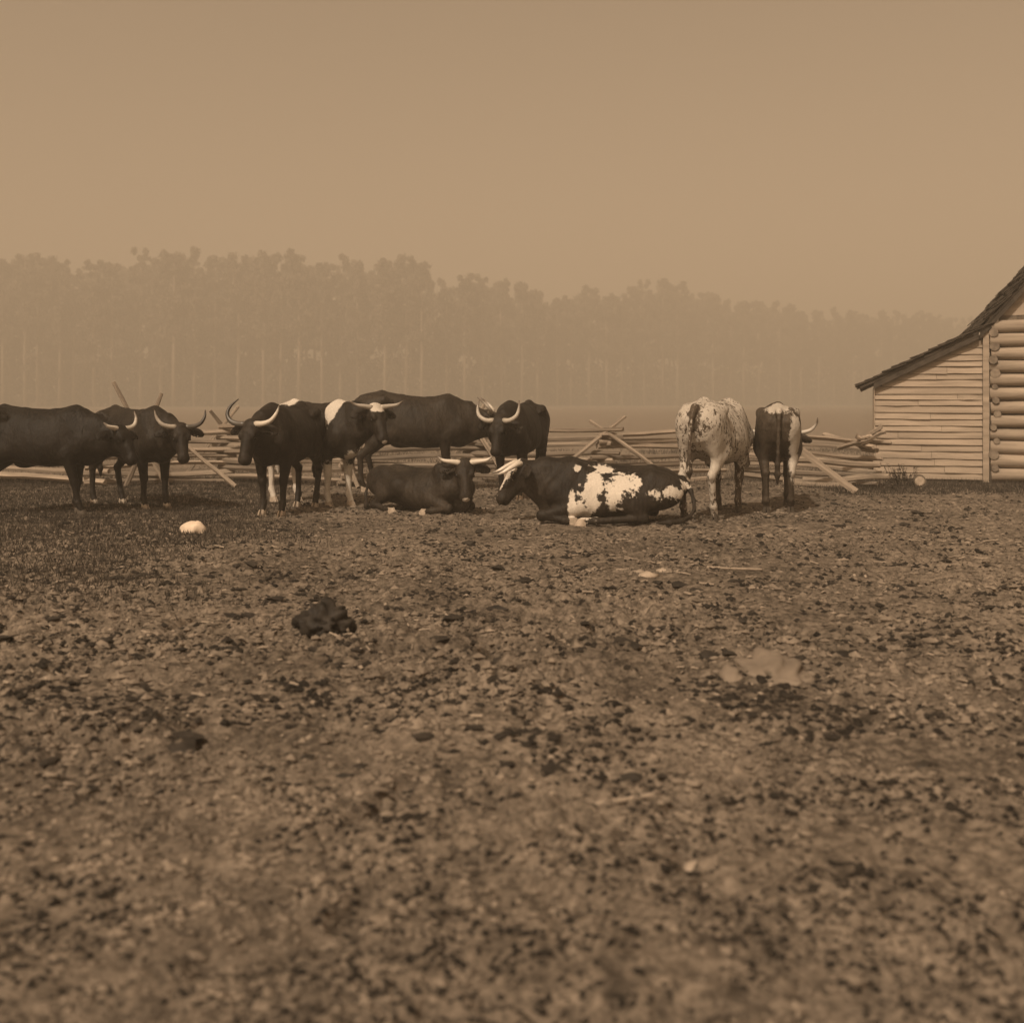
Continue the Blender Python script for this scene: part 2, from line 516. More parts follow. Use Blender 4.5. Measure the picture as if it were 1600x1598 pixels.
def make_ox(name, label, loc, heading, s, poll, nose, mat, blobs=(), base_mark=-1.0, horns='side', hornm='horn_pale', hoofm='hoof',
            lying=None, step=(0, 0, 0, 0), tail=None, legwhite=None, headroll=0.0, hs=1.0, zsq=1.0, hornsc=1.0, tilt=0.0, facewhite=None, thin=0.0, group='oxen resting in the barnyard'):
    """heading in degrees (0 = along +X, 90 = away from the camera); poll, nose in ox space"""
    root = empty(name, (loc[0], loc[1], loc[2]), R(heading), s)
    tag(root, label, 'ox', group)
    ly = lying is not None
    drop = 0.63 if ly else 0.0
    F = Field((-1.15, -0.75, -0.02), (1.75, 0.75, 1.75), 0.0135)
    # trunk
    xs, tp, bt, hw = ST.T
    def zt(z): return (z - drop) if not ly else (z - 0.64) * zsq + 0.015
    def trunk(x, y, z):
        t = zt(np.interp(x, xs, tp)) ; b = zt(np.interp(x, xs, bt)); w = np.interp(x, xs, hw) * (1.12 if ly else 1.0) * (1 - thin)
        t = t + tilt * (x - 0.3) * (x < 0.3)
        b = np.minimum(b, t - 0.12)
        c = (t + b) / 2; hh = (t - b) / 2
        u = np.clip((z - c) / hh, -1.3, 1.3)
        ww = w * (1.0 - 0.20 * u - 0.06 * u * u)
        side = np.abs(y) / ww
        d = (np.power(side ** 2.3 + np.abs(u) ** 2.3, 1 / 2.3) - 1) * np.minimum(ww, hh)
        ribs = 0.0018 * np.sin((x + 0.25 * z) * 2 * math.pi / 0.085) * np.clip(1 - np.abs((x - 0.05) / 0.3), 0, 1) * np.clip(side, 0, 1)
        ex = np.maximum(np.maximum(x - 0.86, -0.90 - x), 0)
        return np.maximum(d + ribs, ex * 1.5 + np.minimum(d, 0))
    F.put((-0.95, -0.45, 0), (0.9, 0.45, 1.5), trunk, 0.03)
    D = lambda p: (p[0], p[1], zt(p[2]) + (tilt * (p[0] - 0.3) if p[0] < 0.3 else 0))
    # spine, hook and pin bones
    F.chain([D((-0.80, 0, 1.35)), D((-0.5, 0, 1.425)), D((-0.2, 0, 1.385)), D((0.2, 0, 1.37)), D((0.5, 0, 1.41))], [.035, .04, .03, .03, .05], 0.06)
    for sg in (-1, 1):
        F.cone(D((-0.47, sg * .235 * (1 - thin * .6), 1.335)), D((-0.36, sg * .22, 1.30)), .05, .03, .05)
        F.cone(D((-0.47, sg * .22, 1.34)), D((-0.84, sg * .10, 1.24)), .045, .045, .07)
        F.ell(D((-0.85, sg * .10, 1.22)), np.eye(3), (.05, .045, .05), .04)
    # brisket and dewlap
    F.ell(D((0.68, 0, 0.82)), np.eye(3), (.17, .12, .16), .08)
    H = {}
    legs = lying if ly else None
    hoofs = []
    for (kind, sg, st) in (('f', 1, step[0]), ('f', -1, step[1]), ('h', 1, step[2]), ('h', -1, step[3])):
        key = kind + ('l' if sg > 0 else 'r')
        if ly: J = lying[key]
        else:
            J = [np.array((p[0], p[1] * sg, p[2])) for p in STAND[kind]]
            n = len(J); kn = n - 3 if kind == 'f' else 2
            for i in range(2, n):
                J[i] = J[i] + np.array((st * [0, 0, .10, .55, 1.0, 1.0][i if kind == 'f' else i + 1], 0, 0))
        J = [np.array(p, dtype=float) for p in J]
        if kind == 'f':
            F.cone(J[0], J[1], .105, .125, .09, (0, 1, 0), .75)
            F.cone(J[1], J[2], .13, .105, .07, (0, 1, 0), .8)
            F.cone(J[2], J[3], .095, .052, .05)
            F.ell(J[3], np.eye(3), (.056, .052, .07), .025)
            F.cone(J[3], J[4], .047, .036, .02)
            F.ell(J[4], np.eye(3), (.047, .045, .05), .02)
            F.cone(J[4], J[5], .040, .042, .02)
        else:
            F.cone(J[0], J[1], .20, .135, .10, (0, 1, 0), .72)
            back = J[0] + np.array((-.13, 0, -.05 if not ly else -.02)); mid = J[1] * .35 + J[2] * .65 + np.array((0, 0, .12 if not ly else .06))
            F.cone(back, mid, .15, .085, .08, (0, 1, 0), .75)
            F.cone(J[1], J[2], .115, .052, .06, (0, 1, 0), .85)
            F.ell(J[2] + np.array((-.005, 0, .0)), np.eye(3), (.058, .045, .06), .025)
            F.cone(J[2], J[3], .046, .037, .02)
            F.ell(J[3], np.eye(3), (.048, .045, .05), .02)
            F.cone(J[3], J[4], .041, .043, .02)
        hoofs.append((kind, sg, J[-2], J[-1]))
    # sheath / belly fold
    F.ell(D((-0.22, 0, 0.68)), np.eye(3), (.14, .06, .06), .06)
    # neck
    poll = np.array(poll, dtype=float); nd = unit(nose)
    side = np.cross((0, 0, 1), nd); side = unit(side)
    up = np.cross(nd, side)
    if headroll:
        c, sn = math.cos(headroll), math.sin(headroll)
        side, up = side * c + up * sn, up * c - side * sn
    hp = lambda a, u, l: poll + (nd * a + up * u + side * l) * hs
    base_t = np.array(D((0.50, 0, 1.27))); base_b = np.array(D((0.62, 0, 1.00)))
    nk = hp(.05, -.06, 0); th = hp(.17, -.15, 0)
    mt = (base_t + nk) / 2 + np.array((0, 0, .02)); mb = (base_b + th) / 2 + np.array((0, 0, -.03))
    F.chain([base_t, mt, nk], [.165, .135, .11], .07)
    F.chain([base_b, mb, th], [.19, .15, .095], .08)
    F.chain([(base_t + base_b) / 2, (mt + mb) / 2, (nk + th) / 2], [.20, .155, .11], .07)
    F.chain([np.array(D((0.72, 0, 0.80))), mb + np.array((0.02, 0, -.11)), hp(.24, -.20, 0)], [.07, .045, .03], .06)
    # head
    ax = [nd, up, side]
    r = lambda *q: [v * hs for v in q]
    F.ell(hp(.10, -.02, 0), ax, r(.15, .105, .125), .05)
    F.ell(hp(.015, .02, 0), ax, r(.07, .055, .10), .04)
    F.cone(hp(.14, .00, 0), hp(.43, -.005, 0), .105 * hs, .068 * hs, .04, side, .95)
    F.cone(hp(.16, -.09, 0), hp(.45, -.065, 0), .085 * hs, .055 * hs, .04)
    F.ell(hp(.17, -.11, .05), ax, r(.10, .085, .045), .04); F.ell(hp(.17, -.11, -.05), ax, r(.10, .085, .045), .04)
    F.ell(hp(.475, -.02, 0), ax, r(.075, .070, .084), .03)
    F.ell(hp(.47, -.085, 0), ax, r(.06, .035, .055), .02)
    for sg in (-1, 1):
        F.ell(hp(.175, .055, sg * .085), ax, r(.055, .035, .035), .03)
        F.ell(hp(.205, .018, sg * .128), ax, r(.026, .020, .020), .01, sub=True)
        F.ell(hp(.545, .005, sg * .040), ax, r(.018, .020, .018), .012, sub=True)
        # ears: leaf shaped, sideways and a little back
        e0 = hp(.035, -.035, sg * .12); e1 = hp(.085, -.085, sg * .33)
        ed = unit(e1 - e0); en = unit(np.cross(ed, nd)); eb = np.cross(en, ed)
        F.ell((e0 + e1) / 2, [ed, en, eb], r(.130, .026, .078), .02)
        F.ell((e0 + e1) / 2 + (nd * .028 + en * 0) * hs, [ed, en, eb], r(.085, .014, .040), .01, sub=True)
    F.cone(hp(.50, -.052, -.06), hp(.50, -.052, .06), .007, .007, .01, sub=True)
    # tail
    if tail is None:
        tail = [(-0.86, 0, 1.36), (-0.945, 0, 1.25), (-0.965, 0.01, 0.95), (-0.955, .02, 0.66), (-0.93, .02, 0.40)]
    tp_ = spline(tail, 9)
    F.chain(tp_, [.045, .036, .026, .022, .02, .02, .032, .038, .012], .03)
    P, Q = F.mesh()
    me = mesh_np(name + '_body', P, Q, mat)
    # markings, plus painted nose highlight and belly shade: signed field, positive = white
    mk = np.full(len(P), base_mark, dtype=np.float32)
    for (c, rr) in blobs:
        q = (P - np.array(c)) / np.array(rr)
        f = (1 - np.sqrt((q * q).sum(1)))
        mk = np.maximum(mk, f) if rr[0] > 0 else np.minimum(mk, -f)
    if legwhite is not None:
        for (x0, x1, y0, y1, zmax) in legwhite:
            m = (P[:, 0] > x0) & (P[:, 0] < x1) & (P[:, 1] > y0) & (P[:, 1] < y1)
            mk[m] = np.maximum(mk[m], np.clip((zmax - P[m, 2]) * 5, -1, 1))
    if facewhite is not None:
        for (a, u, l, ra, ru, rl) in facewhite:
            rel = (P - poll) / hs
            q0 = (rel @ nd - a) / ra; q1 = (rel @ up - u) / ru; q2 = (rel @ side - l) / rl
            mk = np.maximum(mk, 1 - np.sqrt(q0 ** 2 + q1 ** 2 + q2 ** 2))
    attr(me, 'mark', np.clip(mk, -1, 1))
    body = obj('body', me, root)
    # eyes
    for sg in (-1, 1):
        bm = bmesh.new(); bmesh.ops.create_uvsphere(bm, u_segments=10, v_segments=8, radius=.019 * hs)
        em = bpy.data.meshes.new('eye'); bm.to_mesh(em); bm.free(); em.materials.append(M['eye'])
        em.polygons.foreach_set('use_smooth', np.ones(len(em.polygons), dtype=bool))
        obj('eye', em, root, Vector(hp(.203, .016, sg * .107)))
    # horns
    shapes = {  # (along, up, out) offsets
        'side': [(.02, .03, .07), (.02, .05, .20), (-.01, .08, .32), (-.10, .11, .40), (-.20, .12, .42)],
        'curl': [(.02, .03, .07), (.02, .04, .20), (-.02, .06, .31), (-.11, .08, .36), (-.21, .08, .33), (-.30, .08, .24)],
        'wide': [(.02, .03, .07), (.01, .05, .20), (.0, .07, .34), (-.05, .09, .45)],
        'fwd': [(.02, .03, .07), (.04, .07, .17), (.12, .12, .25), (.22, .17, .27), (.30, .23, .22)],
        'up': [(.02, .03, .07), (.03, .07, .18), (-.03, .10, .28), (-.14, .12, .31), (-.26, .12, .30)]}
    hl = horns if isinstance(horns, (tuple, list)) else (horns, horns)
    hml = hornm if isinstance(hornm, (tuple, list)) else (hornm, hornm)
    for sg, hk, hm in ((1, hl[0], hml[0]), (-1, hl[1], hml[1])):
        pts = [hp(a, u, sg * (.05 + (l - .05) * hornsc)) for (a, u, l) in shapes[hk]]
        sp = spline(pts, 12)
        rs = [(.036 * (1 - t) ** .75 + .006) * hs for t in np.linspace(0, 1, 12)]
        V, Fc, A = tube(sp, rs, 10)
        hmsh = mesh_from('horn', V, Fc, M[hm], True); attr(hmsh, 'along', A)
        obj('horn', hmsh, root)
    # cloven hooves
    for (kind, sg, fet, pas) in hoofs:
        dirv = pas - fet
        if ly: fwd = unit((dirv[0], dirv[1], 0))
        else: fwd = np.array((1.0, 0, 0))
        lat = np.array((-fwd[1], fwd[0], 0)); V, Fc = [], []
        bz = max(pas[2] - .075, 0.0) if ly else 0.0
        for cl in (-1, 1):
            o0 = len(V)
            ring = [(-.055, .006), (-.05, .044), (.0, .052), (.05, .040), (.078, .012), (.05, .004)]
            for (zz, kx, off) in ((0.0, 1.0, .012), (.045, .86, 0.0), (.085, .68, -.012)):
                for (a, l) in ring:
                    p = np.array((pas[0], pas[1], bz)) + fwd * (a * kx + off) + lat * (cl * (l * (kx * .9 + .1) + .002)); V.append((p[0], p[1], p[2] + zz))
            for lv in (0, 1):
                for k in range(6):
                    a = o0 + lv * 6 + k; b = o0 + lv * 6 + (k + 1) % 6
                    Fc.append((a, b, b + 6, a + 6) if cl > 0 else (b, a, a + 6, b + 6))
            Fc.append([o0 + 12 + k for k in range(6)]); Fc.append([o0 + k for k in range(5, -1, -1)])
        obj('hoof', mesh_from('hoof', V, Fc, M[hoofm]), root)
    return root

dk1 = ox_mat('black_coat', 0.005, 0.014)
dk2 = ox_mat('dark_brown_coat', 0.007, 0.026)
dk3 = ox_mat('brown_coat', 0.010, 0.038)
spot = ox_mat('spotted_coat', 0.008, 0.026, 0.62, 0.0, 0.5, 12)
patchy = ox_mat('ragged_patched_coat', 0.010, 0.032, 0.66, 0.5, 2.0, 8)
roan = ox_mat('roan_coat', 0.05, 0.10, 0.50, 2.2, 1.3, 5)
roan2 = ox_mat('dark_roan_coat', 0.03, 0.07, 0.48, 0.9, 1.0, 6)

def hd(yaw, pitch):
    """nose direction from yaw (deg, + = left) and pitch (deg, + = down) in ox space"""
    return (math.cos(R(yaw)) * math.cos(R(pitch)), math.sin(R(yaw)) * math.cos(R(pitch)), -math.sin(R(pitch)))

# far-left black ox, cut by the frame, facing right with lowered head
make_ox('standing_ox', 'black ox with a short white horn and lowered head, farthest from the barn', (-6.22, 14.35, 0.0), -4, 0.98,
        (1.13, -.10, 1.15), hd(-25, 55), dk1, horns=('side', 'wide'), hornm=('horn_pale', 'horn_white'), hornsc=.6, step=(-.06, .12, 0, .08), hoofm='hoof_dark')
make_ox('standing_ox', 'dark ox with pale hooves standing in grass right beside the black one', (-5.32, 15.35, 0.0), -38, 0.97,
        (1.12, -.02, 1.18), hd(-22, 62), dk2, horns='side', hornm=('horn_dark', 'horn_pale'), hornsc=.8, step=(.05, -.03, .12, -.12))
make_ox('standing_ox', 'dark ox facing forward with a curled black horn and white hooves', (-3.02, 14.62, 0.0), -101, 1.0,
        (1.06, -.02, 1.21), hd(-8, 66), dk2, horns=('side', 'curl'), hornm=('horn_white', 'horn_dark'), step=(.03, -.05, .08, -.05), hornsc=.95,
        facewhite=None)
make_ox('standing_ox', 'dark ox with white saddle, shoulder stripe and white lower legs', (-2.83, 15.75, 0.0), -42, 1.03,
        (1.10, .12, 1.36), hd(-12, 58), spot, horns='wide', hornm='horn_pale', hornsc=.9, step=(.05, -.05, .05, -.1),
        blobs=[((-.62, 0, 1.42), (.24, .30, .12)), ((.56, 0, 1.38), (.10, .4, .34)), ((.1, 0, .60), (.5, .28, .16)), ((.74, 0, .78), (.12, .10, .16)), ((0.1, -.3, 1.2), (.06, .06, .05)),
               ((-.55, 0, .75), (.2, .12, .1))],
        legwhite=[(.2, .8, -.5, .5, .58), (-1.1, -.5, -.5, .5, .72)], facewhite=[(.03, .07, 0, .10, .10, .12), (.545, .005, 0, .03, .03, .05)])  # second face spot paints the highlight on the nose
make_ox('standing_ox', 'large plain dark ox standing broadside behind the plain lying ox', (-1.62, 18.2, 0.0), 6, 1.10,
        (1.10, -.05, 1.16), hd(-10, 38), dk3, horns='up', hornm='horn_pale', hornsc=.8, step=(.02, -.05, .10, -.08), tilt=-0.05)
make_ox('standing_ox', 'thin dark ox facing forward with upcurved horns, between the broadside ox and crossed stakes', (0.12, 16.9, 0.0), -107, 1.02,
        (1.02, 0, 1.19), hd(0, 68), dk2, horns='up', hornm='horn_pale', hornsc=1.0, step=(.0, -.03, .06, -.06), thin=.08)

# ---- lying oxen
LIE_NEAR_R = {  # right side towards the camera
    'fl': [(.44, .15, .62), (.64, .20, .36), (.42, .24, .20), (.74, .20, .10), (.50, .12, .055), (.42, .10, .05)],
    'fr': [(.44, -.15, .62), (.64, -.22, .36), (.40, -.28, .20), (.72, -.30, .10), (.46, -.36, .055), (.34, -.38, .05)],
    'hl': [(-.58, .18, .46), (-.12, .34, .26), (-.55, .32, .10), (-.20, .40, .05), (-.08, .42, .05)],
    'hr': [(-.58, -.20, .46), (-.16, -.36, .38), (-.56, -.42, .10), (-.30, -.47, .055), (-.16, -.49, .05)]}
LIE_NEAR_L = {  # left side towards the camera
    'fl': [(.44, .15, .64), (.66, .21, .38), (.44, .28, .20), (.84, .26, .10), (.56, .33, .05), (.46, .34, .05)],
    'fr': [(.44, -.15, .64), (.64, -.20, .36), (.42, -.24, .20), (.76, -.20, .10), (.52, -.12, .055), (.42, -.10, .05)],
    'hl': [(-.56, .22, .40), (-.14, .38, .30), (-.36, .42, .09), (.20, .45, .055), (.36, .46, .055)],
    'hr': [(-.58, -.18, .46), (-.12, -.34, .26), (-.55, -.32, .10), (-.20, -.40, .05), (-.08, -.42, .05)]}
make_ox('lying_ox', 'plain dark ox lying down with folded legs, facing forward with wide pale horns', (-1.22, 14.75, 0.0), -34, 0.93,
        (0.90, -.17, .745), hd(-50, 62), dk3, horns='wide', hornm='horn_white', hornsc=.80, lying=LIE_NEAR_R, facewhite=[(.545, .005, 0, .035, .035, .055)], hs=1.06, zsq=.80, tilt=.03,  # face spot is a painted highlight on the nose
        tail=[(-.86, 0, .56), (-.95, -.05, .45), (-.98, -.12, .22), (-.85, -.25, .07), (-.7, -.42, .05)])
make_ox('lying_ox', 'dark ox with ragged white flank patches lying down, nose near the ground', (1.22, 13.45, 0.0), 178, 1.02,
        (1.06, .03, .70), hd(8, 56), patchy, horns=('fwd', 'fwd'), hornm='horn_white', hornsc=.7, lying=LIE_NEAR_L, hs=1.03, zsq=.93, tilt=.13,
        tail=[(-.86, 0, .52), (-.96, .05, .38), (-.98, .2, .16), (-.80, .38, .05), (-.5, .50, .04)],
        blobs=[((.20, .34, .50), (.09, .30, .20)), ((.27, .36, .30), (.10, .30, .20)), ((.36, .34, .14), (.12, .24, .14)), ((-.10, .32, .46), (.20, .26, .12)), ((-.02, .34, .34), (.10, .26, .14)),
               ((.10, .20, .66), (.12, .2, .05)), ((.48, .3, .20), (.05, .2, .16)), ((.42, .2, .66), (.05, .12, .04)), ((-.66, .25, .36), (.18, .24, .07)), ((-.84, .08, .44), (.12, .16, .06)),
               ((-.30, .3, .50), (.06, .2, .06))],
        facewhite=[(.12, .09, 0, .17, .08, .10), (.30, .08, 0, .16, .05, .05)])

# ---- the two oxen by the fallen fence
make_ox('standing_ox', 'white roan ox flecked with dark hairs, seen from behind, dark lower legs', (2.66, 14.15, 0.0), 62, 1.04,
        (1.06, .0, 1.02), hd(4, 60), roan, base_mark=.22, horns='side', hornm='horn_pale', step=(.06, -.06, -.06, .10), hoofm='hoof_dark',
        blobs=[((-.9, 0, 1.30), (-.14, .07, .20)), ((-.97, .02, .85), (-.08, .06, .30)), ((-.97, .02, .5), (-.1, .08, .2)),
               ((.5, 0, .2), (-.3, .6, .34)), ((-.72, .16, .22), (-.2, .13, .30)), ((.1, 0, .58), (-.6, .3, .12)), ((-.72, -.2, .8), (.3, .2, .5))],  # low dark belly blob paints the shade under the round belly
        tail=[(-0.86, 0, 1.36), (-0.945, 0, 1.25), (-0.965, 0.02, 0.95), (-0.965, .03, 0.70), (-0.95, .03, 0.52)])
make_ox('standing_ox', 'dark ox with whitish rump and pale thigh stripe standing beside the white roan one', (3.70, 15.2, 0.0), 78, 1.0,
        (1.06, -.2, 1.02), hd(-10, 60), roan2, horns='side', hornm='horn_pale', step=(.06, -.06, -.05, .05), hoofm='hoof_dark', thin=.05,
        blobs=[((-.75, 0, 1.40), (.28, .17, .08)), ((-.80, -.22, .95), (.18, .09, .34)), ((-.70, -.22, .62), (.16, .08, .22)), ((0, -.2, 1.35), (.6, .2, .12))])

# ------------------------------------------------------------------ split-rail fence
def rail_mesh(L, w, h, seed, taper=0.25, bend=0.03, n=7):
    rg = random.Random(seed)
    k = rg.choice((5, 6, 6, 7))
    base = []
    for i in range(k):
        a = 2 * math.pi * i / k + rg.uniform(-.3, .3)
        base.append((math.cos(a) * w / 2 * rg.uniform(.75, 1.1), math.sin(a) * h / 2 * rg.uniform(.75, 1.1)))
    V, Fc = [], []
    p1, p2 = rg.uniform(0, 6), rg.uniform(0, 6)
    for j in range(n):
        t = j / (n - 1); x = (t - .5) * L
        sc = 1 - taper * abs(t - rg.uniform(.0, .15)) * .6
        oy = bend * math.sin(t * 5 + p1); oz = bend * .8 * math.sin(t * 4 + p2)
        for (a, b) in base:
            V.append((x + rg.uniform(-.015, .015) * (j in (0, n - 1)), a * sc * rg.uniform(.93, 1.07) + oy, b * sc * rg.uniform(.9, 1.08) + oz))
    for j in range(n - 1):
        for i in range(k):
            a = j * k + i; b = j * k + (i + 1) % k
            Fc.append((a, b, b + k, a + k))
    Fc.append(tuple(range(k - 1, -1, -1))); Fc.append(tuple((n - 1) * k + i for i in range(k)))
    return mesh_from('rail', V, Fc, M['wood'])

RAILS = [rail_mesh(2.85, .12, .10, 100 + i) for i in range(14)]
STAKE = [rail_mesh(2.5, .12, .095, 200 + i, .5, .02) for i in range(4)]

def put_bar(name, me, L0, p, q, parent, roll=0.0):
    p, q = Vector(p), Vector(q)
    d = q - p
    o = bpy.data.objects.new(name, me)
    o.location = (p + q) / 2
    rot = d.to_track_quat('X', 'Z')
    o.rotation_euler = (rot @ Matrix.Rotation(roll, 3, 'X').to_quaternion()).to_euler()
    o.scale = (d.length / L0, 1, 1)
    return link(o, parent)

fence = tag(empty('rail_fence'), 'weathered split-rail zigzag fence with crossed stakes behind the cattle', 'fence')
corners = [(-280, 19.1), (-70, 20.0), (150, 19.1), (355, 19.9), (550, 19.0), (745, 20.0), (945, 19.2), (1120, 20.6)]
rg = random.Random(5)
pts = [at(px, d) for px, d in corners]
for i in range(len(pts) - 1):
    a, b = pts[i], pts[i + 1]
    dirv = (b - a).normalized()
    for k in range(7):
        z = .06 + k * .145 + (.07 if i % 2 else 0) + rg.uniform(-.015, .015)
        e0, e1 = rg.uniform(.10, .34), rg.uniform(.10, .34)
        side = Vector((-dirv.y, dirv.x, 0)) * rg.uniform(-.03, .03)
        put_bar('rail', RAILS[rg.randrange(14)], 2.85, a - dirv * e0 + side + Vector((0, 0, z + rg.uniform(-.02, .02))),
                b + dirv * e1 + side + Vector((0, 0, z + rg.uniform(-.03, .03))), fence, rg.uniform(0, 6))
def stake(p1, p2, i=0):
    """a stake from foot (px,d,z) to top (px,d,z)"""
    put_bar('stake', STAKE[i % 4], 2.5, at(*p1), at(*p2), fence, .3 * i)
stake((835, 18.7, .0), (978, 19.35, 1.20), 0); stake((1066, 18.75, .0), (921, 19.3, 1.15), 1)
stake((690, 20.5, 0), (757, 19.9, 1.45), 2); stake((800, 19.5, 0), (722, 20.1, 1.36), 3)
stake((290, 20.6, .1), (373, 20.2, 1.40), 1); stake((368, 18.7, 0), (288, 19.1, .78), 2); stake((410, 20.8, .1), (327, 20.3, 1.30), 0)
stake((262, 19.0, .0), (176, 19.2, 1.83), 3); stake((196, 19.0, 0), (254, 19.2, 1.62), 0); stake((560, 18.5, 0), (520, 19.2, 1.2), 2)

# the collapsing end of the fence by the barn
fallen = tag(empty('fallen_fence'), 'tumbled heap of split rails between the oxen and the barn', 'fence')
A0, B0 = at(1160, 21.0), at(1372, 18.7)
dv = (B0 - A0).normalized(); nv = Vector((-dv.y, dv.x, 0))
for k in range(7):
    z0 = .05 + k * .135; z1 = .06 + k * .118
    put_bar('rail', RAILS[rg.randrange(14)], 2.85, A0 + nv * rg.uniform(-.08, .08) + Vector((0, 0, z0)),
            B0 + dv * rg.uniform(-.25, .15) + nv * rg.uniform(-.10, .10) + Vector((0, 0, z1)), fallen, rg.uniform(0, 6))
for k, (p, q) in enumerate([((1290, 20.0, .86), (1368, 18.4, .72)), ((1255, 19.5, .10), (1390, 18.3, .20)), ((1240, 19.0, .45), (1376, 18.5, .42)), ((1345, 18.6, .83), (1385, 18.4, .93)),
                            ((1360, 18.5, .84), (1372, 18.6, 1.10)), ((1338, 18.6, .92), (1362, 18.5, .84)), ((1310, 18.9, .70), (1392, 18.4, .80)), ((1225, 19.2, .06), (1330, 18.5, .05))]):
    L = (at(*q) - at(*p)).length
    put_bar('rail', RAILS[(k * 3) % 14] if L > 1 else rail_mesh(2.85, .12, .09, 300 + k, .5, .05), 2.85, at(*p), at(*q), fallen, k)
plank = put_bar('plank', rail_mesh(1.6, .05, .14, 400, .1, .01), 1.6, at(1248, 17.9, .72), at(1338, 17.5, .04), None)
tag(plank, 'pale flat plank leaning on the tumbled rails', 'plank')

# ------------------------------------------------------------------ barn
TH = R(-18)
bo = at(1367, 20.4)
barn = empty('barn', bo, TH)
tag(barn, 'clapboarded lean-to of a log barn with a dark shingle roof', 'barn')
LU = 1.93         # width of the lean-to end wall
def box_mesh(name, x0, x1, y0, y1, z0, z1, mat):
    V = [(x, y, z) for x in (x0, x1) for y in (y0, y1) for z in (z0, z1)]
    Fc = [(0, 1, 3, 2), (4, 6, 7, 5), (0, 4, 5, 1), (2, 3, 7, 6), (0, 2, 6, 4), (1, 5, 7, 3)]
    return mesh_from(name, V, Fc, mat)
roof_z = lambda u: 1.85 + .495 * u if u < 1.80 else 1.85 + .495 * 1.8 + 1.15 * (u - 1.80)
# inner sheathing, coloured dark as painted shade in the board gaps
V = [(0.02, .03, 0), (LU, .03, 0), (LU, .03, roof_z(LU) - .1), (1.8, .03, roof_z(1.8) - .05), (0.02, .03, 1.83)]
V2 = [(x, .10, z) for x, y, z in V]
n5 = len(V)
end_wall = obj('end_wall', mesh_from('end_wall', V + V2, [tuple(range(n5)), tuple(range(2 * n5 - 1, n5 - 1, -1))] + [(i, i + n5, (i + 1) % n5 + n5, (i + 1) % n5) for i in range(n5)], M['chink']), barn)
obj('side_wall', box_mesh('side_wall', .0, .08, .11, 6.0, 0, 1.80, M['board']), barn)
rb = random.Random(9)
z = .06; row = 0
while z < roof_z(LU) - .12:
    ex = rb.uniform(.105, .135)
    # left end follows the roof slope above the eave
    uL = 0.0 if z + ex < 1.80 else (z + ex - 1.85) / .495 + .04
    cuts = [uL, LU - .07]
    if rb.random() < .55 and cuts[1] - cuts[0] > .9: cuts.insert(1, rb.uniform(cuts[0] + .35, cuts[1] - .35))
    for a, b in zip(cuts[:-1], cuts[1:]):
        if b - a < .06: continue
        dz0, dz1 = rb.uniform(-.008, .008), rb.uniform(-.008, .008)
        t = rb.uniform(.012, .022)
        warp = rb.uniform(0, .014)
        nseg = 5
        V, Fc = [], []
        for j in range(nseg):
            u = a + .003 + (b - a - .006) * j / (nseg - 1); zz = z + dz0 + (dz1 - dz0) * j / (nseg - 1) + rb.uniform(-.003, .003)
            o_ = -t - warp * math.sin(j * 1.3 + row)
            V += [(u, o_ - .004, zz), (u, o_ + .016, zz - .001), (u, .024, zz + ex + .015), (u, .012, zz + ex + .016)]
        for j in range(nseg - 1):
            for i in range(4):
                p, q = j * 4 + i, j * 4 + (i + 1) % 4
                Fc.append((p, p + 4, q + 4, q))
        Fc += [(0, 1, 2, 3), tuple((nseg - 1) * 4 + i for i in (3, 2, 1, 0))]
        obj('clapboard', mesh_from('clapboard', V, Fc, M['board']), end_wall)
    z += ex; row += 1
obj('corner_board', box_mesh('corner_board', LU - .068, LU + .035, -.075, -.045, .02, roof_z(LU) - .14, M['log']), barn)
obj('corner_board', box_mesh('corner_board', -.022, -.002, -.03, .09, .02, 1.80, M['board']), barn)
# log crib of the main barn
zz = .16; j = 0
while zz < 3.0:
    rr = rb.uniform(.105, .125)
    x0 = LU + .05 + rb.uniform(0, .03)
    sp = [(x0 + i * .9, -.02 + .03 * math.sin(i * 2 + j) + .04, zz + .012 * math.sin(i * 1.7 + j)) for i in range(6)]
    V, Fc, A = tube(sp, [rr * rb.uniform(.94, 1.05) for _ in sp], 10)
    obj('log', mesh_from('log', V, Fc, M['log'], True), barn)
    # crossing log ends of the side wall, notched between the courses
    rr2 = rb.uniform(.055, .10); xe = LU + .13 + rb.uniform(-.035, .045)
    V, Fc, A = tube([(xe, -.06 - rb.uniform(0, .08), zz + .122), (xe, .1, zz + .122), (xe + .01, .5, zz + .122)], [rr2 * .9, rr2, rr2], 9)
    obj('log_end', mesh_from('log_end', V, Fc, M['logend']), barn)
    zz += .245; j += 1
obj('chinking', box_mesh('chinking', LU + .06, 6.4, .03, .12, 0, 3.05, M['chink']), barn)
gv = [(LU + .06, .03, 3.0), (6.4, .03, 3.0), (6.4, .03, 3.2), (4.1, .03, roof_z(4.1) - .1), (LU + .06, .03, roof_z(LU + .06) - .1)]
obj('gable_wall', mesh_from('gable_wall', gv + [(x, .12, z_) for x, y, z_ in gv], [tuple(range(5)), tuple(range(9, 4, -1))] + [(i, i + 5, (i + 1) % 5 + 5, (i + 1) % 5) for i in range(5)], M['board']), barn)
